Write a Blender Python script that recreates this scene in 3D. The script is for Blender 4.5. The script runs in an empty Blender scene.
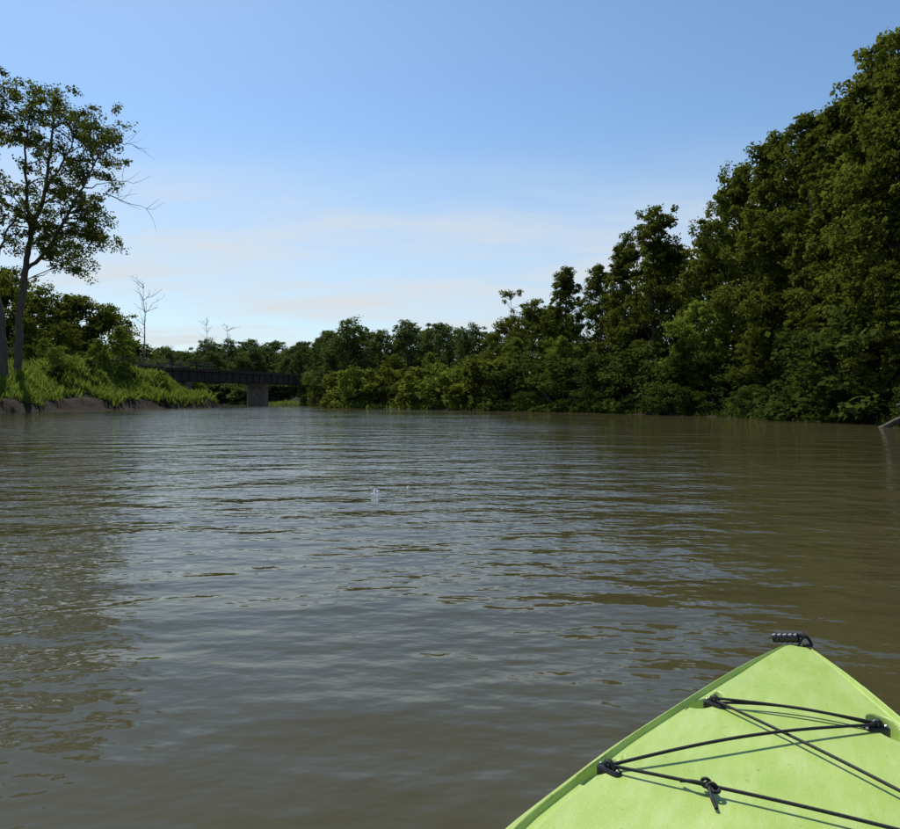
import bpy, math, numpy as np
from mathutils import Vector, Matrix
rng=np.random.default_rng(7)
sc=bpy.context.scene
sc.view_settings.view_transform='Standard'; sc.view_settings.look='None'; sc.view_settings.exposure=0
F=700.0; HZ=400.0; CH=0.9
# ------------------------------------------------------------ camera
cd=bpy.data.cameras.new("camera"); cam=bpy.data.objects.new("camera",cd); sc.collection.objects.link(cam)
cam.location=(0,0,CH); cam.rotation_euler=(math.radians(90-1.19),0,0)
cd.lens=28; cd.sensor_width=36; cd.clip_start=0.02; cd.clip_end=9000
sc.camera=cam
# ------------------------------------------------------------ light
SE=math.radians(52); SA=math.radians(-32)   # azimuth from +Y, negative = left
sdir=Vector((math.sin(SA)*math.cos(SE),math.cos(SA)*math.cos(SE),math.sin(SE)))
ld=bpy.data.lights.new("sun",'SUN'); ld.energy=5.0; ld.angle=math.radians(0.5); ld.color=(1,0.95,0.87)
sun=bpy.data.objects.new("sun",ld); sc.collection.objects.link(sun)
sun.rotation_euler=sdir.to_track_quat('Z','Y').to_euler()
w=bpy.data.worlds.new("World"); sc.world=w; w.use_nodes=True
nt=w.node_tree; N=nt.nodes; L=nt.links; N.clear()
def nd(nt,t,**k):
    n=nt.nodes.new(t)
    for a,b in k.items(): setattr(n,a,b)
    return n
def math_(nt,op,a,b=None,clamp=False):
    n=nt.nodes.new('ShaderNodeMath'); n.operation=op; n.use_clamp=clamp
    for i,x in enumerate((a,b)):
        if x is None: continue
        if isinstance(x,(int,float)): n.inputs[i].default_value=x
        else: nt.links.new(x,n.inputs[i])
    return n.outputs[0]
sky=nd(nt,'ShaderNodeTexSky',sky_type='NISHITA'); sky.sun_disc=False
sky.sun_elevation=SE; sky.sun_rotation=SA; sky.air_density=1.0; sky.dust_density=0.4; sky.ozone_density=1.6
tint=nd(nt,'ShaderNodeMix',data_type='RGBA',blend_type='MULTIPLY'); tint.inputs[0].default_value=1; L.new(sky.outputs[0],tint.inputs[6]); tint.inputs[7].default_value=(.85,1.02,1.10,1)
tc=nd(nt,'ShaderNodeTexCoord'); sp=nd(nt,'ShaderNodeSeparateXYZ'); L.new(tc.outputs['Generated'],sp.inputs[0])
zz=math_(nt,'MAXIMUM',sp.outputs[2],0.0); den=math_(nt,'ADD',zz,0.12)
cx=math_(nt,'DIVIDE',sp.outputs[0],den); cy=math_(nt,'DIVIDE',sp.outputs[1],den)
cb=nd(nt,'ShaderNodeCombineXYZ'); L.new(cx,cb.inputs[0]); L.new(math_(nt,'MULTIPLY',cy,2.2),cb.inputs[1])
nz=nd(nt,'ShaderNodeTexNoise'); nz.inputs['Scale'].default_value=0.8; nz.inputs['Detail'].default_value=7; nz.inputs['Roughness'].default_value=0.6
L.new(cb.outputs[0],nz.inputs['Vector'])
cm=nd(nt,'ShaderNodeMapRange'); cm.inputs[1].default_value=0.42; cm.inputs[2].default_value=0.64; L.new(nz.outputs[0],cm.inputs[0])
# thin cloud layer is optically thicker towards the horizon
el=nd(nt,'ShaderNodeMapRange',interpolation_type='SMOOTHSTEP'); el.inputs[1].default_value=0.36; el.inputs[2].default_value=0.20; el.inputs[3].default_value=0.02; el.inputs[4].default_value=1.0
L.new(zz,el.inputs[0])
msk=math_(nt,'MULTIPLY',math_(nt,'ADD',math_(nt,'MULTIPLY',cm.outputs[0],0.50),0.46),el.outputs[0],True)
mx=nd(nt,'ShaderNodeMix',data_type='RGBA'); L.new(msk,mx.inputs[0]); L.new(tint.outputs[2],mx.inputs[6]); mx.inputs[7].default_value=(5.6,6.0,6.3,1)
bg=nd(nt,'ShaderNodeBackground'); bg.inputs[1].default_value=0.125; L.new(mx.outputs[2],bg.inputs[0])
wo=nd(nt,'ShaderNodeOutputWorld'); L.new(bg.outputs[0],wo.inputs[0])
# ------------------------------------------------------------ materials
def newmat(name):
    m=bpy.data.materials.new(name); m.use_nodes=True; nt=m.node_tree; b=nt.nodes['Principled BSDF']; return m,nt,b
def ramp(nt,src,stops):
    r=nt.nodes.new('ShaderNodeValToRGB'); e=r.color_ramp.elements
    while len(e)<len(stops): e.new(0.5)
    for i,(p,c) in enumerate(stops): e[i].position=p; e[i].color=(*c,1)
    nt.links.new(src,r.inputs[0]); return r.outputs[0]
def noise(nt,scale,detail=4,rough=.55,vec=None,coord='Object',mscale=None,dist=0):
    n=nt.nodes.new('ShaderNodeTexNoise'); n.inputs['Scale'].default_value=scale; n.inputs['Detail'].default_value=detail; n.inputs['Roughness'].default_value=rough; n.inputs['Distortion'].default_value=dist
    if vec is None:
        t=nt.nodes.new('ShaderNodeTexCoord'); vec=t.outputs[coord]
    if mscale:
        mp=nt.nodes.new('ShaderNodeMapping'); mp.inputs['Scale'].default_value=mscale[0]; mp.inputs['Rotation'].default_value=mscale[1]; nt.links.new(vec,mp.inputs[0]); vec=mp.outputs[0]
    nt.links.new(vec,n.inputs['Vector']); return n.outputs[0]
def leafmat(name,c0,c1,tr=(0.20,0.26,0.03),trf=0.30):
    m,nt,b=newmat(name); nt.nodes.remove(b)
    at=nt.nodes.new('ShaderNodeAttribute'); at.attribute_name='tone'
    oi=nt.nodes.new('ShaderNodeObjectInfo')
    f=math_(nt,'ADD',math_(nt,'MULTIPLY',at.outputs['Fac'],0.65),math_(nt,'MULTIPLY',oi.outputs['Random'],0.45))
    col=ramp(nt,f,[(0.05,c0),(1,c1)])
    d=nt.nodes.new('ShaderNodeBsdfDiffuse'); nt.links.new(col,d.inputs[0])
    t=nt.nodes.new('ShaderNodeBsdfTranslucent')
    mc=nt.nodes.new('ShaderNodeMix'); mc.data_type='RGBA'; mc.inputs[0].default_value=0.4; nt.links.new(col,mc.inputs[6]); mc.inputs[7].default_value=(*tr,1); nt.links.new(mc.outputs[2],t.inputs[0])
    ms=nt.nodes.new('ShaderNodeMixShader'); ms.inputs[0].default_value=trf
    nt.links.new(d.outputs[0],ms.inputs[1]); nt.links.new(t.outputs[0],ms.inputs[2]); nt.links.new(ms.outputs[0],nt.nodes['Material Output'].inputs[0])
    return m
M_leaf=leafmat("foliage_dark",(0.016,0.032,0.006),(0.165,0.185,0.030),(0.26,0.29,0.03))
M_shade=leafmat("foliage_shade",(0.015,0.028,0.006),(0.075,0.10,0.02),(0.14,0.19,0.03))  # darker leaf copy, shade along the waterline put into the colour
M_leaf2=leafmat("foliage_bright",(0.07,0.11,0.02),(0.19,0.24,0.04),(0.28,0.36,0.04),0.4)  # yellow-green leaves; the brighter tint also paints understorey as sunlit
M_leaf3=leafmat("foliage_distant_hazed",(0.040,0.060,0.022),(0.13,0.16,0.055))  # lightened leaf colour, aerial haze painted into the far trees
M_grass=leafmat("grass_blades",(0.04,0.075,0.014),(0.18,0.23,0.04),(0.28,0.36,0.04),0.4)
def woodmat(name,a,b_):
    m,nt,b=newmat(name); n=noise(nt,3,5,.6,mscale=((3,3,.6),(0,0,0)))
    nt.links.new(ramp(nt,n,[(.3,a),(.7,b_)]),b.inputs['Base Color']); b.inputs['Roughness'].default_value=.9; return m
M_bark=woodmat("bark",(0.045,0.035,0.026),(0.12,0.10,0.08))
M_dead=woodmat("dead_wood",(0.10,0.085,0.07),(0.22,0.19,0.165))
M_log=woodmat("wet_log",(0.02,0.016,0.012),(0.07,0.055,0.04))
# ------------------------------------------------------------ mesh helpers
def mkobj(name,V,Fc,mats,matidx=None,tone=None,smooth=False,coll=None,parent=None,link=True):
    me=bpy.data.meshes.new(name)
    V=np.asarray(V,dtype=np.float32)
    if isinstance(Fc,np.ndarray):
        n,k=Fc.shape
        me.vertices.add(len(V)); me.vertices.foreach_set('co',V.ravel())
        me.loops.add(n*k); me.loops.foreach_set('vertex_index',Fc.astype(np.int32).ravel())
        me.polygons.add(n); me.polygons.foreach_set('loop_start',np.arange(0,n*k,k,dtype=np.int32))
        me.update(calc_edges=True)
    else:
        me.from_pydata(V.tolist(),[],Fc); me.update()
    for m in mats: me.materials.append(m)
    if matidx is not None: me.polygons.foreach_set('material_index',np.asarray(matidx,dtype=np.int32))
    if tone is not None:
        a=me.attributes.new('tone','FLOAT','POINT'); a.data.foreach_set('value',np.asarray(tone,dtype=np.float32))
    me.polygons.foreach_set('use_smooth',np.full(len(me.polygons),smooth))
    if not link: return me
    o=bpy.data.objects.new(name,me); sc.collection.objects.link(o)
    if parent: o.parent=parent
    return o
def empty(name,loc=(0,0,0)):
    e=bpy.data.objects.new(name,None); e.location=loc; sc.collection.objects.link(e); return e
def tube(pts,rad,k=6):
    pts=np.array(pts,float); n=len(pts); rad=np.broadcast_to(rad,(n,))
    T=np.gradient(pts,axis=0); T/=np.linalg.norm(T,axis=1)[:,None]+1e-9
    ref=np.array([0,0,1.]) if abs(T[0,2])<.9 else np.array([1.,0,0])
    V=[];
    for i in range(n):
        a=np.cross(T[i],ref); a/=np.linalg.norm(a)+1e-9; b=np.cross(T[i],a)
        for j in range(k):
            t=2*math.pi*j/k; V.append(pts[i]+rad[i]*(math.cos(t)*a+math.sin(t)*b))
    Fc=[[i*k+j,i*k+(j+1)%k,(i+1)*k+(j+1)%k,(i+1)*k+j] for i in range(n-1) for j in range(k)]
    return np.array(V),np.array(Fc)
def leaves(clumps,per,size,rng,flat=.8,tight=1.0):
    # each clump is a loose spray stretched along its own random axis
    C0=np.array(clumps,float); m=len(C0)
    axs=rng.normal(size=(m,3)); axs[:,2]=axs[:,2]*.6-.2; axs/=np.linalg.norm(axs,axis=1)[:,None]
    C=np.repeat(C0,per,axis=0); A=np.repeat(axs,per,axis=0); n=len(C)
    d=rng.normal(size=(n,3)); dl=np.linalg.norm(d,axis=1)[:,None]; dn=d/dl
    rad=.75*rng.random(n)[:,None]**.5
    P=C[:,:3]+(dn*rad*np.array([1,1,flat])*.95+A*np.clip(rng.normal(size=n),-1.6,1.6)[:,None]*.42)*C[:,3:4]*tight
    nrm=rng.normal(size=(n,3))*.6+dn*.6+np.array([0,0,.5]); nrm/=np.linalg.norm(nrm,axis=1)[:,None]
    a=np.cross(nrm,rng.normal(size=(n,3))); a/=np.linalg.norm(a,axis=1)[:,None]+1e-9
    b=np.cross(nrm,a); s=(size*(.6+.8*rng.random(n)))[:,None]
    V=np.stack([P-a*s*.5,P+b*s*.36+a*s*.05,P+a*s*.55,P-b*s*.36+a*s*.05],axis=1).reshape(-1,3)
    Fc=np.arange(4*n).reshape(n,4)
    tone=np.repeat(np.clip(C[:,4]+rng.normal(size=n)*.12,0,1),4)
    return V,Fc,tone
def assemble(name,wood,leaf,mats,link=True,**k):
    Vs=[];Fs=[];mi=[];tn=[];o=0
    for V,Fc in wood: Vs.append(V);Fs.append(Fc+o);o+=len(V);mi.append(np.zeros(len(Fc)));tn.append(np.zeros(len(V)))
    if leaf is not None:
        V,Fc,t=leaf; Vs.append(V);Fs.append(Fc+o);mi.append(np.ones(len(Fc)));tn.append(t)
    return mkobj(name,np.concatenate(Vs),np.concatenate(Fs),mats,np.concatenate(mi),np.concatenate(tn),link=link,**k)
def bend(p,q,rng,n=6,amp=.08,sag=0):
    p=np.array(p,float);q=np.array(q,float);t=np.linspace(0,1,n)[:,None]; Ln=np.linalg.norm(q-p)
    o=np.cumsum(rng.normal(size=(n,3)),axis=0)*amp*Ln/n; o-=t*o[-1]; o[0]=0
    P=p+(q-p)*t+o; P[:,2]+=sag*Ln*np.sin(np.pi*t[:,0]); return P
def dense_tree(seed,H=20.,W=4.2,low=.08,nl=22,per=95,size=.24,bright=False,top=.86,expo=.6,sprigs=46,cs=1.0):
    r=np.random.default_rng(seed); cl=[];wood=[]
    prof=lambda h:math.sin(math.pi*min(1,(h*top+.16)))**expo
    trunk=bend((0,0,-.6),(r.normal()*.8,r.normal()*.8,H*.86),r,9,.12); wood.append(tube(trunk,np.linspace(.34,.06,9)*H/20,7))
    for i in range(nl):
        h=low+(1-low)*(i+.5*r.random())/nl
        env=W*prof(h)*(.65+.6*r.random())
        ang=i*2.4+r.normal()*.5
        rl=(1.15+1.2*r.random())*(1-.35*h)*H/20*W/4.2+.25
        dist=max(0,env-rl*.5)*(.95 if i<nl-2 else .25)
        zc=h*H-rl*.7
        c=np.array([math.cos(ang)*dist,math.sin(ang)*dist,zc])
        bz=max(.5,zc-dist*.8); k=int(np.clip(bz/(H*.86)*8,0,8)); wood.append(tube(bend(trunk[k],c,r,5,.2),np.linspace(.10,.03,5)*H/20,4))
        lt=r.random()
        m=int(12+7*r.random())
        for j in range(m):
            d=r.normal(size=3); d/=np.linalg.norm(d); d[2]*=1.15
            rad=rl*(.3+.8*r.random()**.6)
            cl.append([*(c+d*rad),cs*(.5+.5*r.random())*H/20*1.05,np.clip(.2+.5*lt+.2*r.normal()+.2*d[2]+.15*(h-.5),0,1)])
    for j in range(sprigs):
        h=.15+.83*r.random(); env=W*prof(h)*(.95+.25*r.random()); ang=r.random()*6.3
        cl.append([math.cos(ang)*env,math.sin(ang)*env,h*H,cs*(.4+.3*r.random()),.3+.6*r.random()])
    for j in range(9): cl.append([trunk[-1][0]+r.normal()*.9,trunk[-1][1]+r.normal()*.9,H*(.86+.12*r.random()),cs*(.5+.3*r.random()),.6])
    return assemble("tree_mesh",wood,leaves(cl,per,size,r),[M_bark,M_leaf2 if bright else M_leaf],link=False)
def shrub_mesh(seed,mat,per=90,size=.17):
    r=np.random.default_rng(seed); cl=[];wood=[]
    for i in range(30):
        ang=r.random()*6.3; z=3.0*r.random(); d=(1.7*math.sqrt(max(0,1-(z/3.3)**2)))*r.random()**.5
        c=(math.cos(ang)*d,math.sin(ang)*d,z+.1); cl.append([*c,.45+.4*r.random(),r.random()])
        if i<9: wood.append(tube(bend((0,0,-.3),c,r,4,.2),np.linspace(.05,.015,4),4))
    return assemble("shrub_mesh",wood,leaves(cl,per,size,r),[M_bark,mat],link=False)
trees=[dense_tree(s,W=w_,low=l_) for s,w_,l_ in ((1,4.2,.06),(2,3.6,.08),(3,4.6,.05),(4,3.9,.07),(5,4.4,.1),(6,3.4,.06))]
# lighter-weight, round-headed trees for the far banks
ftrees=[dense_tree(s,W=w_,low=.05,nl=24,per=42,size=.44,top=.78,expo=.45,sprigs=34,cs=1.6) for s,w_ in ((41,6.0),(42,5.4),(43,6.6),(44,5.8))]
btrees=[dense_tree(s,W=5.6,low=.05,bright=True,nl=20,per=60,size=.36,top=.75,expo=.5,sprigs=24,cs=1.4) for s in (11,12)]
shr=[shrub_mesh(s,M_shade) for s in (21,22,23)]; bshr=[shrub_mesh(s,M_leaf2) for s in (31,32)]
fshr=[shrub_mesh(s,M_leaf,per=40,size=.28) for s in (24,25)]
# ------------------------------------------------------------ terrain
Lb=[(-30,-300),(-32,0),(-32.5,37),(-32,50),(-31.2,63),(-30,74),(-27.5,84),(-31,90),(-40,97),(-60,106),(-100,120),(-220,140)]
Rb=[(-220,180),(-100,158),(-60,146),(-36,136),(-25,125),(-19,105),(-15.5,90),(-13.5,80),(-5,70),(4.1,58),(10.4,48),(14,39),(15.2,30),(15.8,24),(17,10),(20,-10),(25,-300)]
poly=np.array(Lb+Rb,float); nL=len(Lb)
def sdist(X,Y):
    P=np.stack([X,Y],-1); best=np.full(X.shape,1e9); idx=np.zeros(X.shape,int); ins=np.zeros(X.shape,bool)
    n=len(poly)
    for i in range(n):
        a=poly[i];b=poly[(i+1)%n]; e=b-a
        t=np.clip(((P-a)@e)/(e@e),0,1); d=np.linalg.norm(P-(a+t[...,None]*e),axis=-1)
        m=d<best; best[m]=d[m]; idx[m]=i
        c=((a[1]>Y)!=(b[1]>Y)); xx=a[0]+(Y-a[1])*e[0]/(e[1] if e[1]!=0 else 1e-9); ins^=(c&(X<xx))
    return np.where(ins,-best,best), idx<nL-1
def sm(a,b,x): t=np.clip((x-a)/(b-a),0,1); return t*t*(3-2*t)
def hgt(X,Y):
    X=np.asarray(X,float);Y=np.asarray(Y,float)
    d,left=sdist(X,Y)
    wob=.35*np.sin(X*1.3+Y*.7)+.3*np.sin(Y*1.9-X*.5)+.2*np.sin(X*3.1+Y*2.7)
    d2=d+wob*.6*sm(0,2,d+1)
    zl=1.0*sm(-.3,1.0,d2)+(2.3+.9*sm(50,75,Y)*sm(90,80,Y)-1.3*sm(79,90,Y))*sm(.9,7,d2)
    zr=.16*sm(-.3,.6,d2)+1.7*sm(1.0,9,d2)
    z=np.where(left,zl,zr)
    z=z+.22*np.sin(X*.31)*np.cos(Y*.27)*sm(2,8,d)+.08*wob*sm(0,2,d)+.12*np.sin(X*.9+Y*1.1)*np.sin(Y*.8)*sm(1,4,d)
    return np.where(d<-.4,-1.2*sm(.3,5,-d)-.08,z-.05)
def axis(lo,hi,step,far):
    c=list(np.arange(lo,hi+.01,step)); s=step; x=c[-1]
    while x<far: s*=1.25; x+=s; c.append(x)
    s=step; x=c[0]
    while x>-far: s*=1.25; x-=s; c.insert(0,x)
    return np.array(c)
ax=axis(-70,45,.55,4000); ay=axis(10,150,.55,4000)
X,Y=np.meshgrid(ax,ay); Z=hgt(X,Y)
nx,ny=len(ax),len(ay); I=np.arange(nx*ny).reshape(ny,nx)
Fq=np.stack([I[:-1,:-1],I[:-1,1:],I[1:,1:],I[1:,:-1]],-1).reshape(-1,4)
M_gr,g,b=newmat("bank_soil")
gs=nd(g,'ShaderNodeNewGeometry'); spx=nd(g,'ShaderNodeSeparateXYZ'); g.links.new(gs.outputs['Position'],spx.inputs[0])
n1=noise(g,.9,6,.6); n2=noise(g,6,6,.65)
mud=ramp(g,n2,[(.3,(.020,.015,.010)),(.7,(.065,.049,.034))]); gc=ramp(g,n2,[(.3,(.022,.034,.010)),(.7,(.06,.078,.02))])
hz=math_(g,'ADD',spx.outputs[2],math_(g,'MULTIPLY',n1,.8))
mr=nd(g,'ShaderNodeMapRange'); mr.inputs[1].default_value=1.35; mr.inputs[2].default_value=1.65; g.links.new(hz,mr.inputs[0])
mxx=nd(g,'ShaderNodeMix',data_type='RGBA'); g.links.new(mr.outputs[0],mxx.inputs[0]); g.links.new(mud,mxx.inputs[6]); g.links.new(gc,mxx.inputs[7]); g.links.new(mxx.outputs[2],b.inputs['Base Color']); b.inputs['Roughness'].default_value=.95; b.inputs['Specular IOR Level'].default_value=.15
bp=nd(g,'ShaderNodeBump'); bp.inputs['Distance'].default_value=.4; g.links.new(n2,bp.inputs['Height']); g.links.new(bp.outputs[0],b.inputs['Normal'])
mkobj("ground",np.stack([X,Y,Z],-1).reshape(-1,3),Fq,[M_gr],smooth=True)
# ------------------------------------------------------------ water
M_w,g,b=newmat("river_water")
t=nd(g,'ShaderNodeTexCoord'); ob=t.outputs['Object']
big=noise(g,.12,2,.5,vec=ob)
b.inputs['Roughness'].default_value=.03; b.inputs['IOR'].default_value=1.333
g.links.new(ramp(g,big,[(.3,(.053,.0465,.0195)),(.7,(.066,.058,.026))]),b.inputs['Base Color'])
a1=noise(g,1.0,1,.5,vec=ob,mscale=((.6,1.3,1),(0,0,.35)))
a2=noise(g,1.0,2,.5,vec=ob,mscale=((2.4,4.4,1),(0,0,-.25)))
a3=noise(g,1.0,2,.5,vec=ob,mscale=((8,12,1),(0,0,.15)))
mb=nd(g,'ShaderNodeMapRange'); mb.inputs[1].default_value=.38; mb.inputs[2].default_value=.62; mb.inputs[3].default_value=.45; mb.inputs[4].default_value=1.25; g.links.new(big,mb.inputs[0])
s2=math_(g,'ADD',math_(g,'MULTIPLY',a2,.038),math_(g,'MULTIPLY',a3,.012))
hh=math_(g,'ADD',math_(g,'MULTIPLY',a1,.070),math_(g,'MULTIPLY',s2,mb.outputs[0]))
bp=nd(g,'ShaderNodeBump'); bp.inputs['Distance'].default_value=1.0; bp.inputs['Strength'].default_value=1.0; g.links.new(hh,bp.inputs['Height']); g.links.new(bp.outputs[0],b.inputs['Normal'])
mkobj("river_water",[(-4000,-4000,0),(4000,-4000,0),(4000,4000,0),(-4000,4000,0)],[[0,1,2,3]],[M_w])
# ------------------------------------------------------------ trees placement
def place(name,mesh,x,y,H,base,parent=None,ws=1.0,rz=None,mat=None):
    o=bpy.data.objects.new(name,mesh); sc.collection.objects.link(o)
    z=float(hgt([x],[y])[0]); s=H/base
    o.location=(x,y,z-.1); o.scale=(s*ws,s*ws,s); o.rotation_euler=(0,0,rng.random()*6.3 if rz is None else rz)
    if parent: o.parent=parent
    if mat: o.material_slots[1].link='OBJECT'; o.material_slots[1].material=mat
    return o
def UV(u,y): return (u-450)/F*y
R=[(1130,60,22,1),(1040,20,24,1),(975,15,27,1.05),(925,36,29,1),(888,36,32,.9),(848,84,35,1),(808,114,38,.95),(768,138,42,1),(733,165,46,.85),(708,246,49,.7),(655,209,54,1.1),(625,234,57,.9),(598,264,62,1),(565,268,66,1.1),(535,298,71,.9),(503,318,76,.9),(472,324,81,.9),(440,322,87,1),(410,320,91,1),(380,330,93,1),(350,320,96,1.1),(328,330,101,.9)]
for i,(u,v,y,ws) in enumerate(R):
    x=UV(u,y); z=float(hgt([x],[y])[0]); H=(HZ-v)/F*y+CH-z
    far=y>68
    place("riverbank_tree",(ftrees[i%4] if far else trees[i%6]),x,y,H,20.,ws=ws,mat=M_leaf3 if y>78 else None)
    if i%2==0 or far:
        y2=y+6; x2=UV(u+18,y2); H2=(HZ-(v+(6 if far else 34)))/F*y2+CH-2
        place("riverbank_tree",ftrees[(i+3)%4],x2,y2,H2,20.,ws=1.1)
for (u,v,y) in ((306,346,146),(287,356,148),(320,338,142)): 
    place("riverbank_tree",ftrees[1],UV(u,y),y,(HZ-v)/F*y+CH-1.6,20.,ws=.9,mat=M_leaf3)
us=empty("riverside_shrubs")
seg=[p for p in Rb if p[1]<108 and p[1]>-15]
for a,b_ in zip(seg[:-1],seg[1:]):
    a=np.array(a);b_=np.array(b_); Ls=np.linalg.norm(b_-a); n=int(Ls/1.6)+1; nn=np.array([-(b_-a)[1],(b_-a)[0]])/Ls
    for k in range(n):
        for off,hs in ((.55,1.4),(2.6,3.4)):
            if off>2 and k%3==2: continue
            p=a+(b_-a)*(k+rng.random())/n+nn*(off+rng.normal()*.3)
            d,_=sdist(np.array([p[0]]),np.array([p[1]]))
            if d[0]<.1: continue
            if p[1]>60 and p[0]>-12 and off<2: continue
            far=p[1]>62
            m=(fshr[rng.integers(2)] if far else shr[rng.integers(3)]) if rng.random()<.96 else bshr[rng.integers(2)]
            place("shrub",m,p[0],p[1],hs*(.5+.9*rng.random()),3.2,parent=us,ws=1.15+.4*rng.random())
for (u,v,y,bb) in [(885,235,27.5,0),(820,290,33,0),(835,215,35,0),(765,290,38,0),(700,290,44,1),(682,320,43,0),(640,330,50,0),(600,340,56,0),(560,335,61,1),(515,345,68,1),(470,360,74,0),(430,358,80,1),(395,360,84,0),(365,372,84,0),(335,368,94,0)]:
    x=UV(u,y); H=(HZ-v)/F*y+CH-1.2
    place("young_tree",(btrees[rng.integers(2)] if bb else (trees if y<62 else ftrees)[rng.integers(4)]),x,y,H,20.,ws=1.25)
# willow partly screening the far end of the bridge
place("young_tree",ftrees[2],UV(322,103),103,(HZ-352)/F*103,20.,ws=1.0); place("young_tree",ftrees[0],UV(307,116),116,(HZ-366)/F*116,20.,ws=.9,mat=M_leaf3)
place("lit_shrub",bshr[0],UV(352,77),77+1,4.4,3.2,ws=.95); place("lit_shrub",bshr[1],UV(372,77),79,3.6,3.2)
# left bank trees
for i,(u,v,y,ws,br) in enumerate([(-150,180,60,1,0),(-90,230,66,1,0),(-25,255,84,.9,0),(8,268,92,.9,0),(48,288,88,1,0),(80,294,92,1,0),(108,304,96,1,0),(30,318,80,1,0),(65,322,80,1,0),(135,330,100,1,0),(160,342,112,1,0),(185,346,125,1,0),
    (120,326,76,1.1,1),(98,338,74,1.1,1),(45,338,74,1.1,1)]):
    x=UV(u,y); z=float(hgt([x],[y])[0])
    if z<.5: z=1.5
    H=(HZ-v)/F*y+CH-z
    place("riverbank_tree",(btrees[i%2] if br else ftrees[i%4]),x,y,H,20.,ws=ws*1.1)
for k in range(60):
    u=-60+240*rng.random(); y=62+18*rng.random(); x=UV(u,y)
    d,_=sdist(np.array([x]),np.array([y]))
    if d[0]<3.5: continue
    place("shrub",(bshr if rng.random()<.55 else shr)[rng.integers(2)],x,y,(.7 if d[0]<6 else 1.0)+1.3*rng.random(),3.2,parent=us,ws=1.3)
# distant wood beyond the bridge
dt=empty("distant_trees")
for k in range(34):
    u=120+230*k/34; y=150+35*rng.random(); v=338+14*rng.random()+(8 if u<200 else 0)
    x=UV(u,y); d,_=sdist(np.array([x]),np.array([y]))
    if d[0]<1.5: continue
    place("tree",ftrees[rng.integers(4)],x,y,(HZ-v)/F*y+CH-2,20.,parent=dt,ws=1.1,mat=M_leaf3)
for k in range(34):
    u=180+150*k/34; y=140+10*rng.random(); x=UV(u,y); d,_=sdist(np.array([x]),np.array([y]))
    if d[0]<.5: continue
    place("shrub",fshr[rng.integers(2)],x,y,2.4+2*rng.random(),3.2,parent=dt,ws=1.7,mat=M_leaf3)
for k in range(30):
    a=-1.0+1.1*k/30; y=260+60*rng.random(); x=math.tan(a*.8)*y
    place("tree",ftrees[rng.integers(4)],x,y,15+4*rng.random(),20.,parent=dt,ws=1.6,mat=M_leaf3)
# ------------------------------------------------------------ tall open cottonwoods on the left bank
def build_cotton(name,y,stems,clumps,bare,seed,px=None):
    r=np.random.default_rng(seed); u0=stems[0][0][0][0]; x0=UV(u0,y); zb=float(hgt([x0],[y])[0])
    W=lambda p,dep=0:np.array([UV(p[0],y)-x0,dep,(HZ-p[1])/F*y+CH-zb])
    wood=[];nodes=[]
    for pts,r0,r1 in stems:
        P=np.array([W(p[:2],p[2] if len(p)>2 else 0) for p in pts])
        if pts is stems[0][0]: P[0,2]=-.5
        t=np.linspace(0,len(P)-1,len(P)*5); Q=np.stack([np.interp(t,range(len(P)),P[:,k]) for k in range(3)],1)
        for _ in range(3): Q[1:-1]=(Q[:-2]+2*Q[1:-1]+Q[2:])/4
        Q[1:]+=r.normal(size=(len(Q)-1,3))*.05
        wood.append(tube(Q,np.linspace(r0,r1,len(Q)),8)); nodes+=list(Q[3:])
    nodes=np.array(nodes); cl=[]
    for (u,v,s,n) in clumps:
        for j in range(int(n*1.6)):
            dep=r.normal()*2.0
            c=W((u+r.normal()*s,v+r.normal()*s*.75),dep)
            k=np.argmin(np.linalg.norm(nodes-c-np.array([0,0,-1.2]),axis=1)+ (nodes[:,2]>c[2]+1)*6)
            if r.random()<.4: wood.append(tube(bend(nodes[k],c,r,6,.18,.06),np.linspace(.06,.015,6),4))
            cl.append([*c,.5+.6*r.random(),r.random()])
    for pts in bare:
        P=[W(p) for p in pts]; B=bend(P[0],P[1],r,8,.15); wood.append(tube(B,np.linspace(.05,.012,8),4))
        for j in range(7):
            b0=B[r.integers(2,8)]; wood.append(tube(bend(b0,b0+np.array([.8+.9*r.random(),r.normal()*.7,r.normal()*.9]),r,4,.2),np.linspace(.02,.008,4),3))
    o=assemble(name,wood,leaves(cl,95,.19,r,.75),[M_bark,M_leaf]); o.location=(x0,y,zb)
    return o
build_cotton("cottonwood_tree",60,[([(18,360),(20,320),(28,270),(33,235),(45,190,.5),(52,140,.5),(58,105)],.34,.05),
   ([(28,270),(52,248),(72,225,-1),(90,195,-1),(105,165,-1),(112,150)],.17,.04),([(33,235),(22,195,1),(20,150,1),(35,110)],.17,.04),([(45,190,.5),(70,165,-.5),(88,135,-1)],.12,.03)],
   [(42,108,13,14),(68,115,14,16),(95,130,12,13),(30,135,14,10),(60,150,20,14),(108,150,9,9),(92,165,13,12),(48,185,14,11),(30,205,12,9),(82,195,14,11),(97,215,11,12),(72,228,15,16),(90,243,11,14),(58,250,12,11),(72,262,10,10),(40,232,9,7),(42,92,10,6)],
   [((105,195),(148,210)),((108,140),(140,150)),((100,180),(135,185))],5)
build_cotton("cottonwood_tree",57,[([(4,360),(3,320),(-6,270),(-12,220),(-8,170),(5,120)],.33,.05),([(-6,270),(8,235),(25,210)],.13,.04),([(-12,220),(-40,180),(-60,140)],.18,.05)],
   [(0,95,13,10),(8,120,12,9),(-15,120,16,12),(-30,150,18,16),(-50,130,20,16),(-60,180,20,14),(4,190,10,5),(14,215,10,7),(-20,200,16,8),(2,235,8,5),(-5,150,10,4)],[],6)
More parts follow.
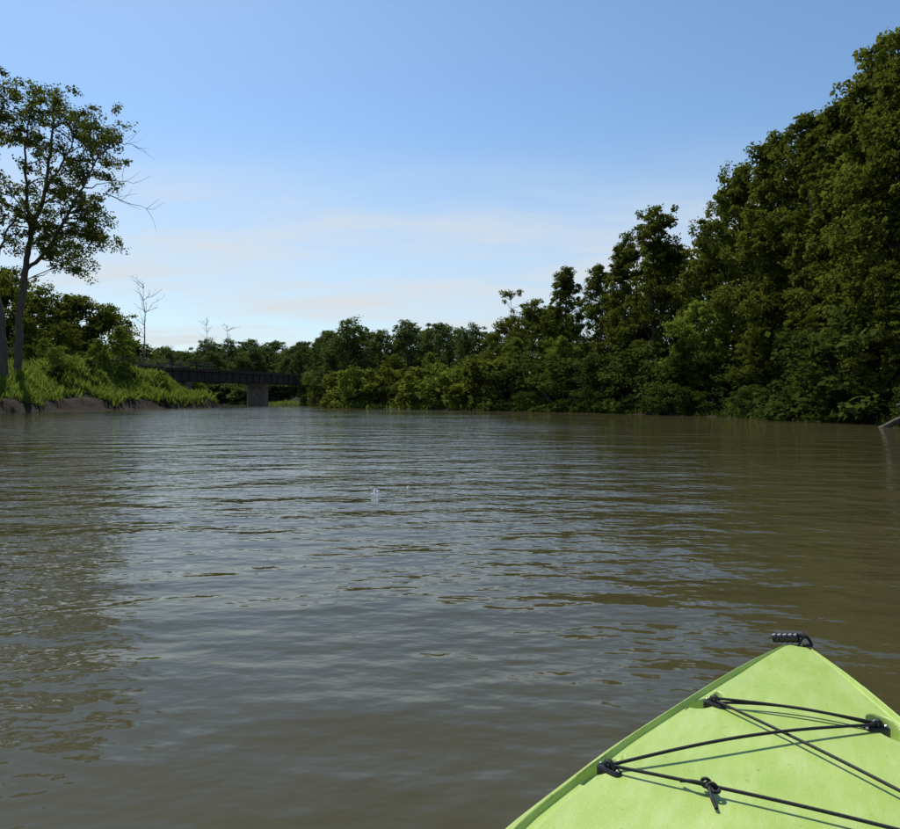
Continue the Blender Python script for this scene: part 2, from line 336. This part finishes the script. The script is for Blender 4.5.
def snag(u,v,y,seed,H=None,leafy=False,sc_=1):
    r=np.random.default_rng(seed); x=UV(u,y); z=float(hgt([x],[y])[0]); H=(HZ-v)/F*y+CH-z; wood=[]
    T=bend((0,0,-.3),(0.2,0,H*.9),r,10,.06); wood.append(tube(T,np.linspace(.14,.02,10),6)); cl=[]
    for i in range(18):
        k=r.integers(5,10); e=T[k]+np.array([r.normal()*1.1,r.normal()*.8,.5+1.2*r.random()])*sc_; e[2]=min(e[2],H); B=bend(T[k],e,r,5,.25); wood.append(tube(B,np.linspace(.04,.012,5),4))
        if leafy: cl.append([*e,.5,.5])
        for j in range(3):
            q=B[r.integers(2,5)]; wood.append(tube(bend(q,q+np.array([r.normal()*.4,r.normal()*.3,.25+.4*r.random()]),r,3,.1),np.linspace(.018,.008,3),3))
    o=assemble("bare_tree" if leafy else "dead_tree",wood,leaves(cl,45,.2,r) if leafy else None,[M_dead,M_leaf]); o.location=(x,y,z)
snag(143,277,92,1,sc_=1.2); snag(206,318,152,2); snag(227,324,152,3); snag(509,290,80,4,leafy=True,sc_=.6)
# ------------------------------------------------------------ grass
def grass(name,n,xr,yr,cond,h0,h1,mat):
    x=rng.uniform(*xr,n); y=rng.uniform(*yr,n); d,l=sdist(x,y); k=cond(d,l,x,y); x=x[k];y=y[k];d=d[k]; z=hgt(x,y); n=len(x)
    patch=.5+.5*np.sin(x*.9+np.sin(y*.6)*2)*np.sin(y*.8+1.3)
    B=5; x=np.repeat(x,B)+rng.normal(size=n*B)*.12; y=np.repeat(y,B)+rng.normal(size=n*B)*.12; z=np.repeat(z,B); pt=np.repeat(patch,B); n*=B
    h=(h0+(h1-h0)*rng.random(n)**1.5)*(.4+.9*pt); wd=.035+.05*rng.random(n); a=rng.random(n)*6.3; lean=rng.normal(size=(n,2))*.35
    ux,uy=np.cos(a)*wd,np.sin(a)*wd
    V=np.stack([np.stack([x-ux,y-uy,z-.05],1),np.stack([x+ux,y+uy,z-.05],1),np.stack([x+lean[:,0]*h*.5+ux*.8,y+lean[:,1]*h*.5+uy*.8,z+h*.6],1),np.stack([x+lean[:,0]*h,y+lean[:,1]*h,z+h],1)],1).reshape(-1,3)
    tone=np.repeat(np.clip(.15+.55*pt+rng.normal(size=n)*.2,0,1),4)
    mkobj(name,V,np.arange(4*n).reshape(n,4),[mat],tone=tone)
def lc(d,l,x,y):
    lim=1.1+.9*np.sin(x*.8+y*.45)+.5*np.sin(y*1.7)-1.6*sm(66,78,y)
    return l&(d>np.maximum(lim,.1)+.5*np.random.default_rng(1).random(len(d)))&(d<12)
grass("bank_grass",36000,(-55,-26),(28,100),lc,.35,1.0,M_grass)
grass("far_bank_grass",20000,(-45,6),(55,142),lambda d,l,x,y:(~l)&(d>0)&(d<2.4),.3,.8,M_grass)
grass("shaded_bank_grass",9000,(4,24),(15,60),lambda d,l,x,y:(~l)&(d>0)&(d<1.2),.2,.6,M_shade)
# ------------------------------------------------------------ bridge
br=empty("railway_bridge")
M_st,g,b=newmat("weathered_steel"); n=noise(g,2,6,.6); g.links.new(ramp(g,n,[(.35,(.018,.016,.015)),(.7,(.05,.04,.034))]),b.inputs['Base Color']); b.inputs['Roughness'].default_value=.8
M_cc,g,b=newmat("pier_concrete"); n=noise(g,1.5,7,.65); g.links.new(ramp(g,n,[(.3,(.09,.078,.06)),(.7,(.24,.21,.17))]),b.inputs['Base Color']); b.inputs['Roughness'].default_value=.9
M_rl,g,b=newmat("rail_steel"); b.inputs['Base Color'].default_value=(.10,.10,.105,1); b.inputs['Roughness'].default_value=.7
A=np.array([-46.,78.]); Bp=np.array([-18.,136.]); Lg=np.linalg.norm(Bp-A); dv=(Bp-A)/Lg; ang=math.atan2(dv[1],dv[0]); br.location=(A[0],A[1],0); br.rotation_euler=(0,0,ang)
def box(name,x0,x1,y0,y1,z0,z1,mat,bev=.02):
    V=[(x,y,z) for x in (x0,x1) for y in (y0,y1) for z in (z0,z1)]
    Fc=[[0,1,3,2],[4,6,7,5],[0,4,5,1],[2,3,7,6],[0,2,6,4],[1,5,7,3]]
    o=mkobj(name,V,Fc,[mat],parent=br)
    if bev: m=o.modifiers.new("b",'BEVEL'); m.width=bev; m.segments=1
    return o
zt=4.9
for yy in (-2.1,2.1):
    box("girder_web",0,Lg,yy-.02,yy+.02,zt-1.35,zt-.06,M_st,0)
    box("girder_top_flange",0,Lg,yy-.22,yy+.22,zt-.058,zt,M_st); box("girder_bottom_flange",0,Lg,yy-.22,yy+.22,zt-1.41,zt-1.353,M_st)
    for k in range(int(Lg/1.4)):
        box("stiffener",.4+k*1.4,.46+k*1.4,yy-.17,yy-.022,zt-1.34,zt-.06,M_st,0); box("stiffener",.4+k*1.4,.46+k*1.4,yy+.022,yy+.17,zt-1.34,zt-.06,M_st,0)
for k in range(int(Lg/.6)): box("tie",.1+k*.6,.34+k*.6,-2.6,2.6,zt+.003,zt+.2,M_log,0)
for yy in (-.75,.75): box("rail",0,Lg,yy-.04,yy+.04,zt+.203,zt+.36,M_st,0)
for yy in (-2.55,2.55):
    for hh_ in (.4,.78,1.15): box("handrail",0,24,yy-.03,yy+.03,zt+hh_,zt+hh_+.06,M_rl,0)
    for k in range(24): box("rail_post",.2+k*1.0,.27+k*1.0,yy-.028,yy+.028,zt+.2,zt+1.15,M_rl,0)
for s,wd in ((20.5,1.0),(36.,1.2),(54,1.3)):
    V=[];Fc=[]
    prof=[(-1.2,1.15),(zt-2.0,1.0),(zt-2.0,1.25),(zt-1.413,1.25)]
    for z,m in prof:
        for t in range(16):
            a=2*math.pi*t/16; cxx=math.cos(a);cyy=math.sin(a)
            V.append((s+wd*.5*m*cxx, (1.3 if cyy>0 else -1.3)+ (wd*.5*m*cyy),z))
    for i in range(3):
        for t in range(16): Fc.append([i*16+t,i*16+(t+1)%16,(i+1)*16+(t+1)%16,(i+1)*16+t])
    Fc.append(list(range(48,64)))
    mkobj("pier",V,Fc,[M_cc],parent=br)
box("abutment",-3,1.2,-3.2,3.2,-1,zt-1.42,M_cc)
# ------------------------------------------------------------ log on the right bank
r=np.random.default_rng(3)
wood=[tube(bend((0,0,-.3),(3.6,.3,1.5),r,9,.05),np.linspace(.13,.06,9),8)]
for e in ((2.6,.2,1.6),(3.3,.9,.6),(1.8,-.3,1.1)): wood.append(tube(bend((e[0]-.7,.2,.35+e[0]*.2),e,r,4,.1),np.linspace(.05,.015,4),5))
lg=assemble("fallen_log",wood,None,[M_bark]); lg.location=(13.9,23.3,0.0)
# small white flecks standing in for sun glints on the water
M_glint,g,b=newmat("sun_glint"); b.inputs['Base Color'].default_value=(.85,.86,.86,1); b.inputs['Roughness'].default_value=.3
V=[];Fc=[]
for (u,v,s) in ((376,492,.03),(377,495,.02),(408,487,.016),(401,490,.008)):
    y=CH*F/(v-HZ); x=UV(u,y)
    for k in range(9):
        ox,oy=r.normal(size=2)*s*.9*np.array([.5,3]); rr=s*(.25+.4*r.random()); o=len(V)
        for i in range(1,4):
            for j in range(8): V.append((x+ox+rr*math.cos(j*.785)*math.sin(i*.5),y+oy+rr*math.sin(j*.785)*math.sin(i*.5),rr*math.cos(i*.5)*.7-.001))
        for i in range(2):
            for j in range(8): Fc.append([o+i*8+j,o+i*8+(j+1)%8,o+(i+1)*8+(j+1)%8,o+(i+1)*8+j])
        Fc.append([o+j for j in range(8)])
mkobj("water_glints",V,Fc,[M_glint],smooth=True)
# ------------------------------------------------------------ kayak
kay=empty("kayak",(.879,1.757,0)); th=math.radians(26)
# local axes: +x = aft (s), +y = starboard (t)
kay.matrix_world=Matrix(((-math.sin(th),math.cos(th),0,.879),(-math.cos(th),-math.sin(th),0,1.757),(0,0,1,0),(0,0,0,1)))
ws_=np.array([0,.012,.03,.06,.1,.2,.35,.45,.7,1.01,1.4,2.0,2.6,3.0,3.2,3.3]); ww=np.array([.012,.026,.040,.057,.078,.128,.190,.228,.318,.404,.445,.445,.40,.24,.12,.02])
_f=np.linspace(0,3.3,661); _w=np.interp(_f,ws_,ww)
ker=np.hanning(41); ker/=ker.sum(); _c=np.convolve(np.pad(_w,20,mode='edge'),ker,'valid'); bl=np.clip((_f-.06)/.15,0,1); _w=_w*(1-bl)+_c*bl
pads=[(.842,-.280),(.512,-.150),(.495,.125),(.85,.275)]
sL=np.concatenate([np.linspace(0,.06,14)[:-1],np.linspace(.06,1.2,480)[:-1],np.linspace(1.2,3.3,150)]); Q=np.concatenate([-np.linspace(1,0,190)**.9,np.linspace(0,1,190)[1:]**.9])
S,QQ=np.meshgrid(sL,Q,indexing='ij'); Wd=np.interp(S,_f,_w); Tt=QQ*Wd
edge=Wd-np.abs(Tt)
ze=.258+.022*np.exp(-S/.25)
inner=np.minimum(.056,Wd*.36)
hs_=np.minimum(1,Wd/.16)
# gunwale roll, steep shoulder facet, groove, then the deck panel
e1=inner*.15; e2=inner*.66
Zk=ze+.008*hs_*sm(0,1,edge/e1)+.026*hs_*np.clip((edge-e1)/(e2-e1),0,1)
Zk-=.010*hs_*sm(0,1,(edge-e2)/(inner*.14))*sm(1,0,(edge-inner*1.05)/(inner*.2))
Zk+=.006*hs_*sm(0,1,(edge-inner)/.010)
Zk+=.004*sm(0,1,(edge-inner)/(Wd-inner+1e-4))*sm(.1,.5,S)
Zbase=Zk.copy()
for (ps,pt) in pads:
    sg=1 if pt>0 else -1; cs=ps-.020; ct=pt+sg*.020
    dx=(S-cs); dy=(Tt-ct); an=math.radians(24)*sg
    u_=(dx*math.cos(an)+dy*math.sin(an))/.050; v_=(-dx*math.sin(an)+dy*math.cos(an))/.026
    fl=np.interp(ps,sL,ze[:,0])+.004
    k_=sm(1.10,.86,np.sqrt(u_*u_+v_*v_)); Zk=Zk*(1-k_)+np.minimum(Zk,fl)*k_
ck=np.sqrt(((S-2.0)/.58)**2+(Tt/.29)**2)
Zk+=.02*np.exp(-((ck-1.04)/.05)**2); Zk=np.where(ck<1,Zk-(Zk-.06)*sm(1.0,.88,ck),Zk)
def deckz(s,t,A=None):
    A=Zbase if A is None else A
    i=np.argmin(abs(sL-s)); j=np.argmin(abs(Tt[i]-t)); return A[i,j]
ns,nq=S.shape; V=np.stack([S,Tt,Zk],-1)
hp=[(1.0,-.012),(.99,-.02),(.97,-.05),(.93,-.14),(.82,-.24),(.55,-.33),(0,-.36)]
full=[]
for m,dz in hp: full.append(np.stack([S[:,0]+(1-m)*.12*np.exp(-S[:,0]/.3),-Wd[:,0]*m,ze[:,0]+dz],-1))
for m,dz in hp[-2::-1]: full.append(np.stack([S[:,0]+(1-m)*.12*np.exp(-S[:,0]/.3),Wd[:,0]*m,ze[:,0]+dz],-1))
Hh=np.stack(full,1)
Vall=np.concatenate([V,Hh[:,::-1,:]],1)
nr=Vall.shape[1]; I=np.arange(ns*nr).reshape(ns,nr); J=np.roll(I,-1,axis=1)
Fk=np.stack([I[:-1],J[:-1],J[1:],I[1:]],-1).reshape(-1,4)
M_k,g,b=newmat("lime_polyethylene")
n1=noise(g,7,5,.6); n2=noise(g,420,2,.5); n3=noise(g,60,4,.7); n4=noise(g,16,6,.7,mscale=((.5,2,1),(0,0,0)))
c=ramp(g,n1,[(.3,(.30,.43,.080)),(.7,(.38,.50,.12))])
dust=nd(g,'ShaderNodeMapRange'); dust.inputs[1].default_value=.58; dust.inputs[2].default_value=.74; dust.inputs[4].default_value=.5; g.links.new(n2,dust.inputs[0])
film=nd(g,'ShaderNodeMapRange'); film.inputs[1].default_value=.45; film.inputs[2].default_value=.75; film.inputs[4].default_value=.4; g.links.new(n4,film.inputs[0])
m1=nd(g,'ShaderNodeMix',data_type='RGBA'); g.links.new(math_(g,'ADD',dust.outputs[0],film.outputs[0],True),m1.inputs[0]); g.links.new(c,m1.inputs[6]); m1.inputs[7].default_value=(.56,.63,.33,1)
sp_=nd(g,'ShaderNodeMapRange'); sp_.inputs[1].default_value=.65; sp_.inputs[2].default_value=.70; sp_.inputs[4].default_value=.7; g.links.new(n3,sp_.inputs[0])
m2=nd(g,'ShaderNodeMix',data_type='RGBA'); g.links.new(sp_.outputs[0],m2.inputs[0]); g.links.new(m1.outputs[2],m2.inputs[6]); m2.inputs[7].default_value=(.16,.17,.08,1)
g.links.new(m2.outputs[2],b.inputs['Base Color']); b.inputs['Roughness'].default_value=.34; b.inputs['Specular IOR Level'].default_value=.5
bp=nd(g,'ShaderNodeBump'); bp.inputs['Distance'].default_value=.0006; g.links.new(n2,bp.inputs['Height']); g.links.new(bp.outputs[0],b.inputs['Normal'])
hull=mkobj("hull",Vall.reshape(-1,3),Fk,[M_k],smooth=True,parent=kay)
M_bk,g,b=newmat("black_plastic"); b.inputs['Base Color'].default_value=(.018,.018,.02,1); b.inputs['Roughness'].default_value=.4
M_cord,g,b=newmat("bungee_cord"); n=noise(g,300,2,.5); g.links.new(ramp(g,n,[(.4,(.008,.008,.009)),(.7,(.03,.03,.032))]),b.inputs['Base Color']); b.inputs['Roughness'].default_value=.75
M_sc,g,b=newmat("screw_steel"); b.inputs['Base Color'].default_value=(.5,.5,.5,1); b.inputs['Metallic'].default_value=1; b.inputs['Roughness'].default_value=.3
def pad(s,t):
    sg=1 if t>0 else -1; z=float(deckz(s,t-sg*.02))-.001
    e=empty("pad_eye"); e.parent=kay; e.location=(s,t,z); e.rotation_euler=(0,0,sg*math.radians(-65))
    P=[]
    for k in range(24):
        a=2*math.pi*k/24; c_,s_=math.cos(a),math.sin(a)
        P.append((.022*math.copysign(abs(c_)**.5,c_),.010*math.copysign(abs(s_)**.6,s_)))
    V=[(x,y,-.010) for x,y in P]+[(x,y,.004) for x,y in P]+[(x*.85,y*.8,.007) for x,y in P]; Fc=[]
    for i in range(2):
        for k in range(24): Fc.append([i*24+k,i*24+(k+1)%24,(i+1)*24+(k+1)%24,(i+1)*24+k])
    Fc.append([48+k for k in range(24)])
    mkobj("base",V,Fc,[M_bk],parent=e)
    arc=[(.009*math.cos(a),0,.005+.012*math.sin(a)) for a in np.linspace(0,math.pi,12)]
    V,Fa=tube(arc,.0036,8); mkobj("loop",V,Fa,[M_bk],smooth=True,parent=e)
    for xx in (-.0165,.0165):
        V=[(xx+.0028*math.cos(a)*q,.0028*math.sin(a)*q,h) for q,h in ((1,.006),(1,.0085),(.5,.0095)) for a in np.linspace(0,2*math.pi,10,endpoint=False)]
        Fc=[[i*10+k,i*10+(k+1)%10,(i+1)*10+(k+1)%10,(i+1)*10+k] for i in range(2) for k in range(10)]+[[20+k for k in range(10)]]
        mkobj("screw",V,Fc,[M_sc],parent=e)
    return (s,t,z+.010)
PE=[pad(*p) for p in pads]
def cord(a,b_,mid=.018,lat=0,rad=.0028,n=26,name="bungee_cord"):
    a=np.array(a,float);b_=np.array(b_,float); t=np.linspace(0,1,n)[:,None]; P=a+(b_-a)*t
    nn=np.array([-(b_-a)[1],(b_-a)[0],0]); P=P+nn*lat*np.sin(np.pi*t)
    P[:,2]+=mid*np.sin(np.pi*t[:,0])
    V,Fa=tube(P,rad,8); mkobj(name,V,Fa,[M_cord],smooth=True,parent=kay); return P
LR,LF,RF,RR=PE
up=lambda p,dz:(p[0],p[1],p[2]+dz)
cord(up(LF,.004),up(RF,.003),.006,-.01); c2=cord(LF,RR,.006); cord(LR,RF,.012,.008); c4=cord(LR,RR,.008,-.004)
cord((LF[0]+.006,LF[1]+.012,LF[2]),up(RF,-.001),.006,.045)
def loopring(p,R_=.008,ax=0,rd=.0028):
    P=[(p[0]+(R_*math.cos(a) if ax==0 else 0),p[1]+R_*math.sin(a)*(1 if ax else .8),p[2]+(0 if ax==0 else R_*math.cos(a))) for a in np.linspace(0,2*math.pi,16)]
    V,Fa=tube(P,rd,8); mkobj("cord_wrap",V,Fa,[M_cord],smooth=True,parent=kay)
for p in PE: loopring(up(p,.000),.006,1); 
k=c4[7]
for j in range(4): loopring((k[0]+j*.001+(j-1.5)*.004,k[1]+(j-1.5)*.005,k[2]),.0065,0 if j%2 else 1) 
cord(k,(k[0]-.006,k[1]-.045,k[2]-.006),.005,.1); cord(k,(k[0]+.045,k[1]+.012,k[2]-.008),.005,-.1)
# bow carry handle: ribbed toggle + cord loop
hz0=float(deckz(.02,0))
def sweep(name,pts,rad,mat,k=12): V,Fa=tube(pts,rad,k); return mkobj(name,V,Fa,[mat],smooth=True,parent=kay)
bh=[];rd=[]
for i,tt in enumerate(np.linspace(0,1,40)):
    bh.append((.004+.010*tt,-.058+.060*tt,hz0+.006+.012*tt)); rd.append((.0125 if (i//4)%2 else .0112)*(.5 if i in(0,39) else 1))
sweep("toggle_handle",bh,np.array(rd),M_bk,16)
lp=[(.030,.0,hz0+.002),(.018,.008,hz0+.018),(.004,.018,hz0+.022),(-.006,.026,hz0+.010),(0.006,.032,hz0+.0),(.02,.026,hz0+.004),(.03,.012,hz0+.004)]
tq=np.linspace(0,6,40); LPp=np.stack([np.interp(tq,range(7),[q[k] for q in lp]) for k in range(3)],1)
for _ in range(3): LPp[1:-1]=(LPp[:-2]+2*LPp[1:-1]+LPp[2:])/4
sweep("handle_cord",LPp,.0038,M_cord,8)
sweep("handle_knot",[(.006,.004,hz0+.022),(.012,.010,hz0+.026),(.016,.016,hz0+.020)],np.array([.006,.009,.006]),M_cord,8)
print("objs",len(bpy.data.objects))
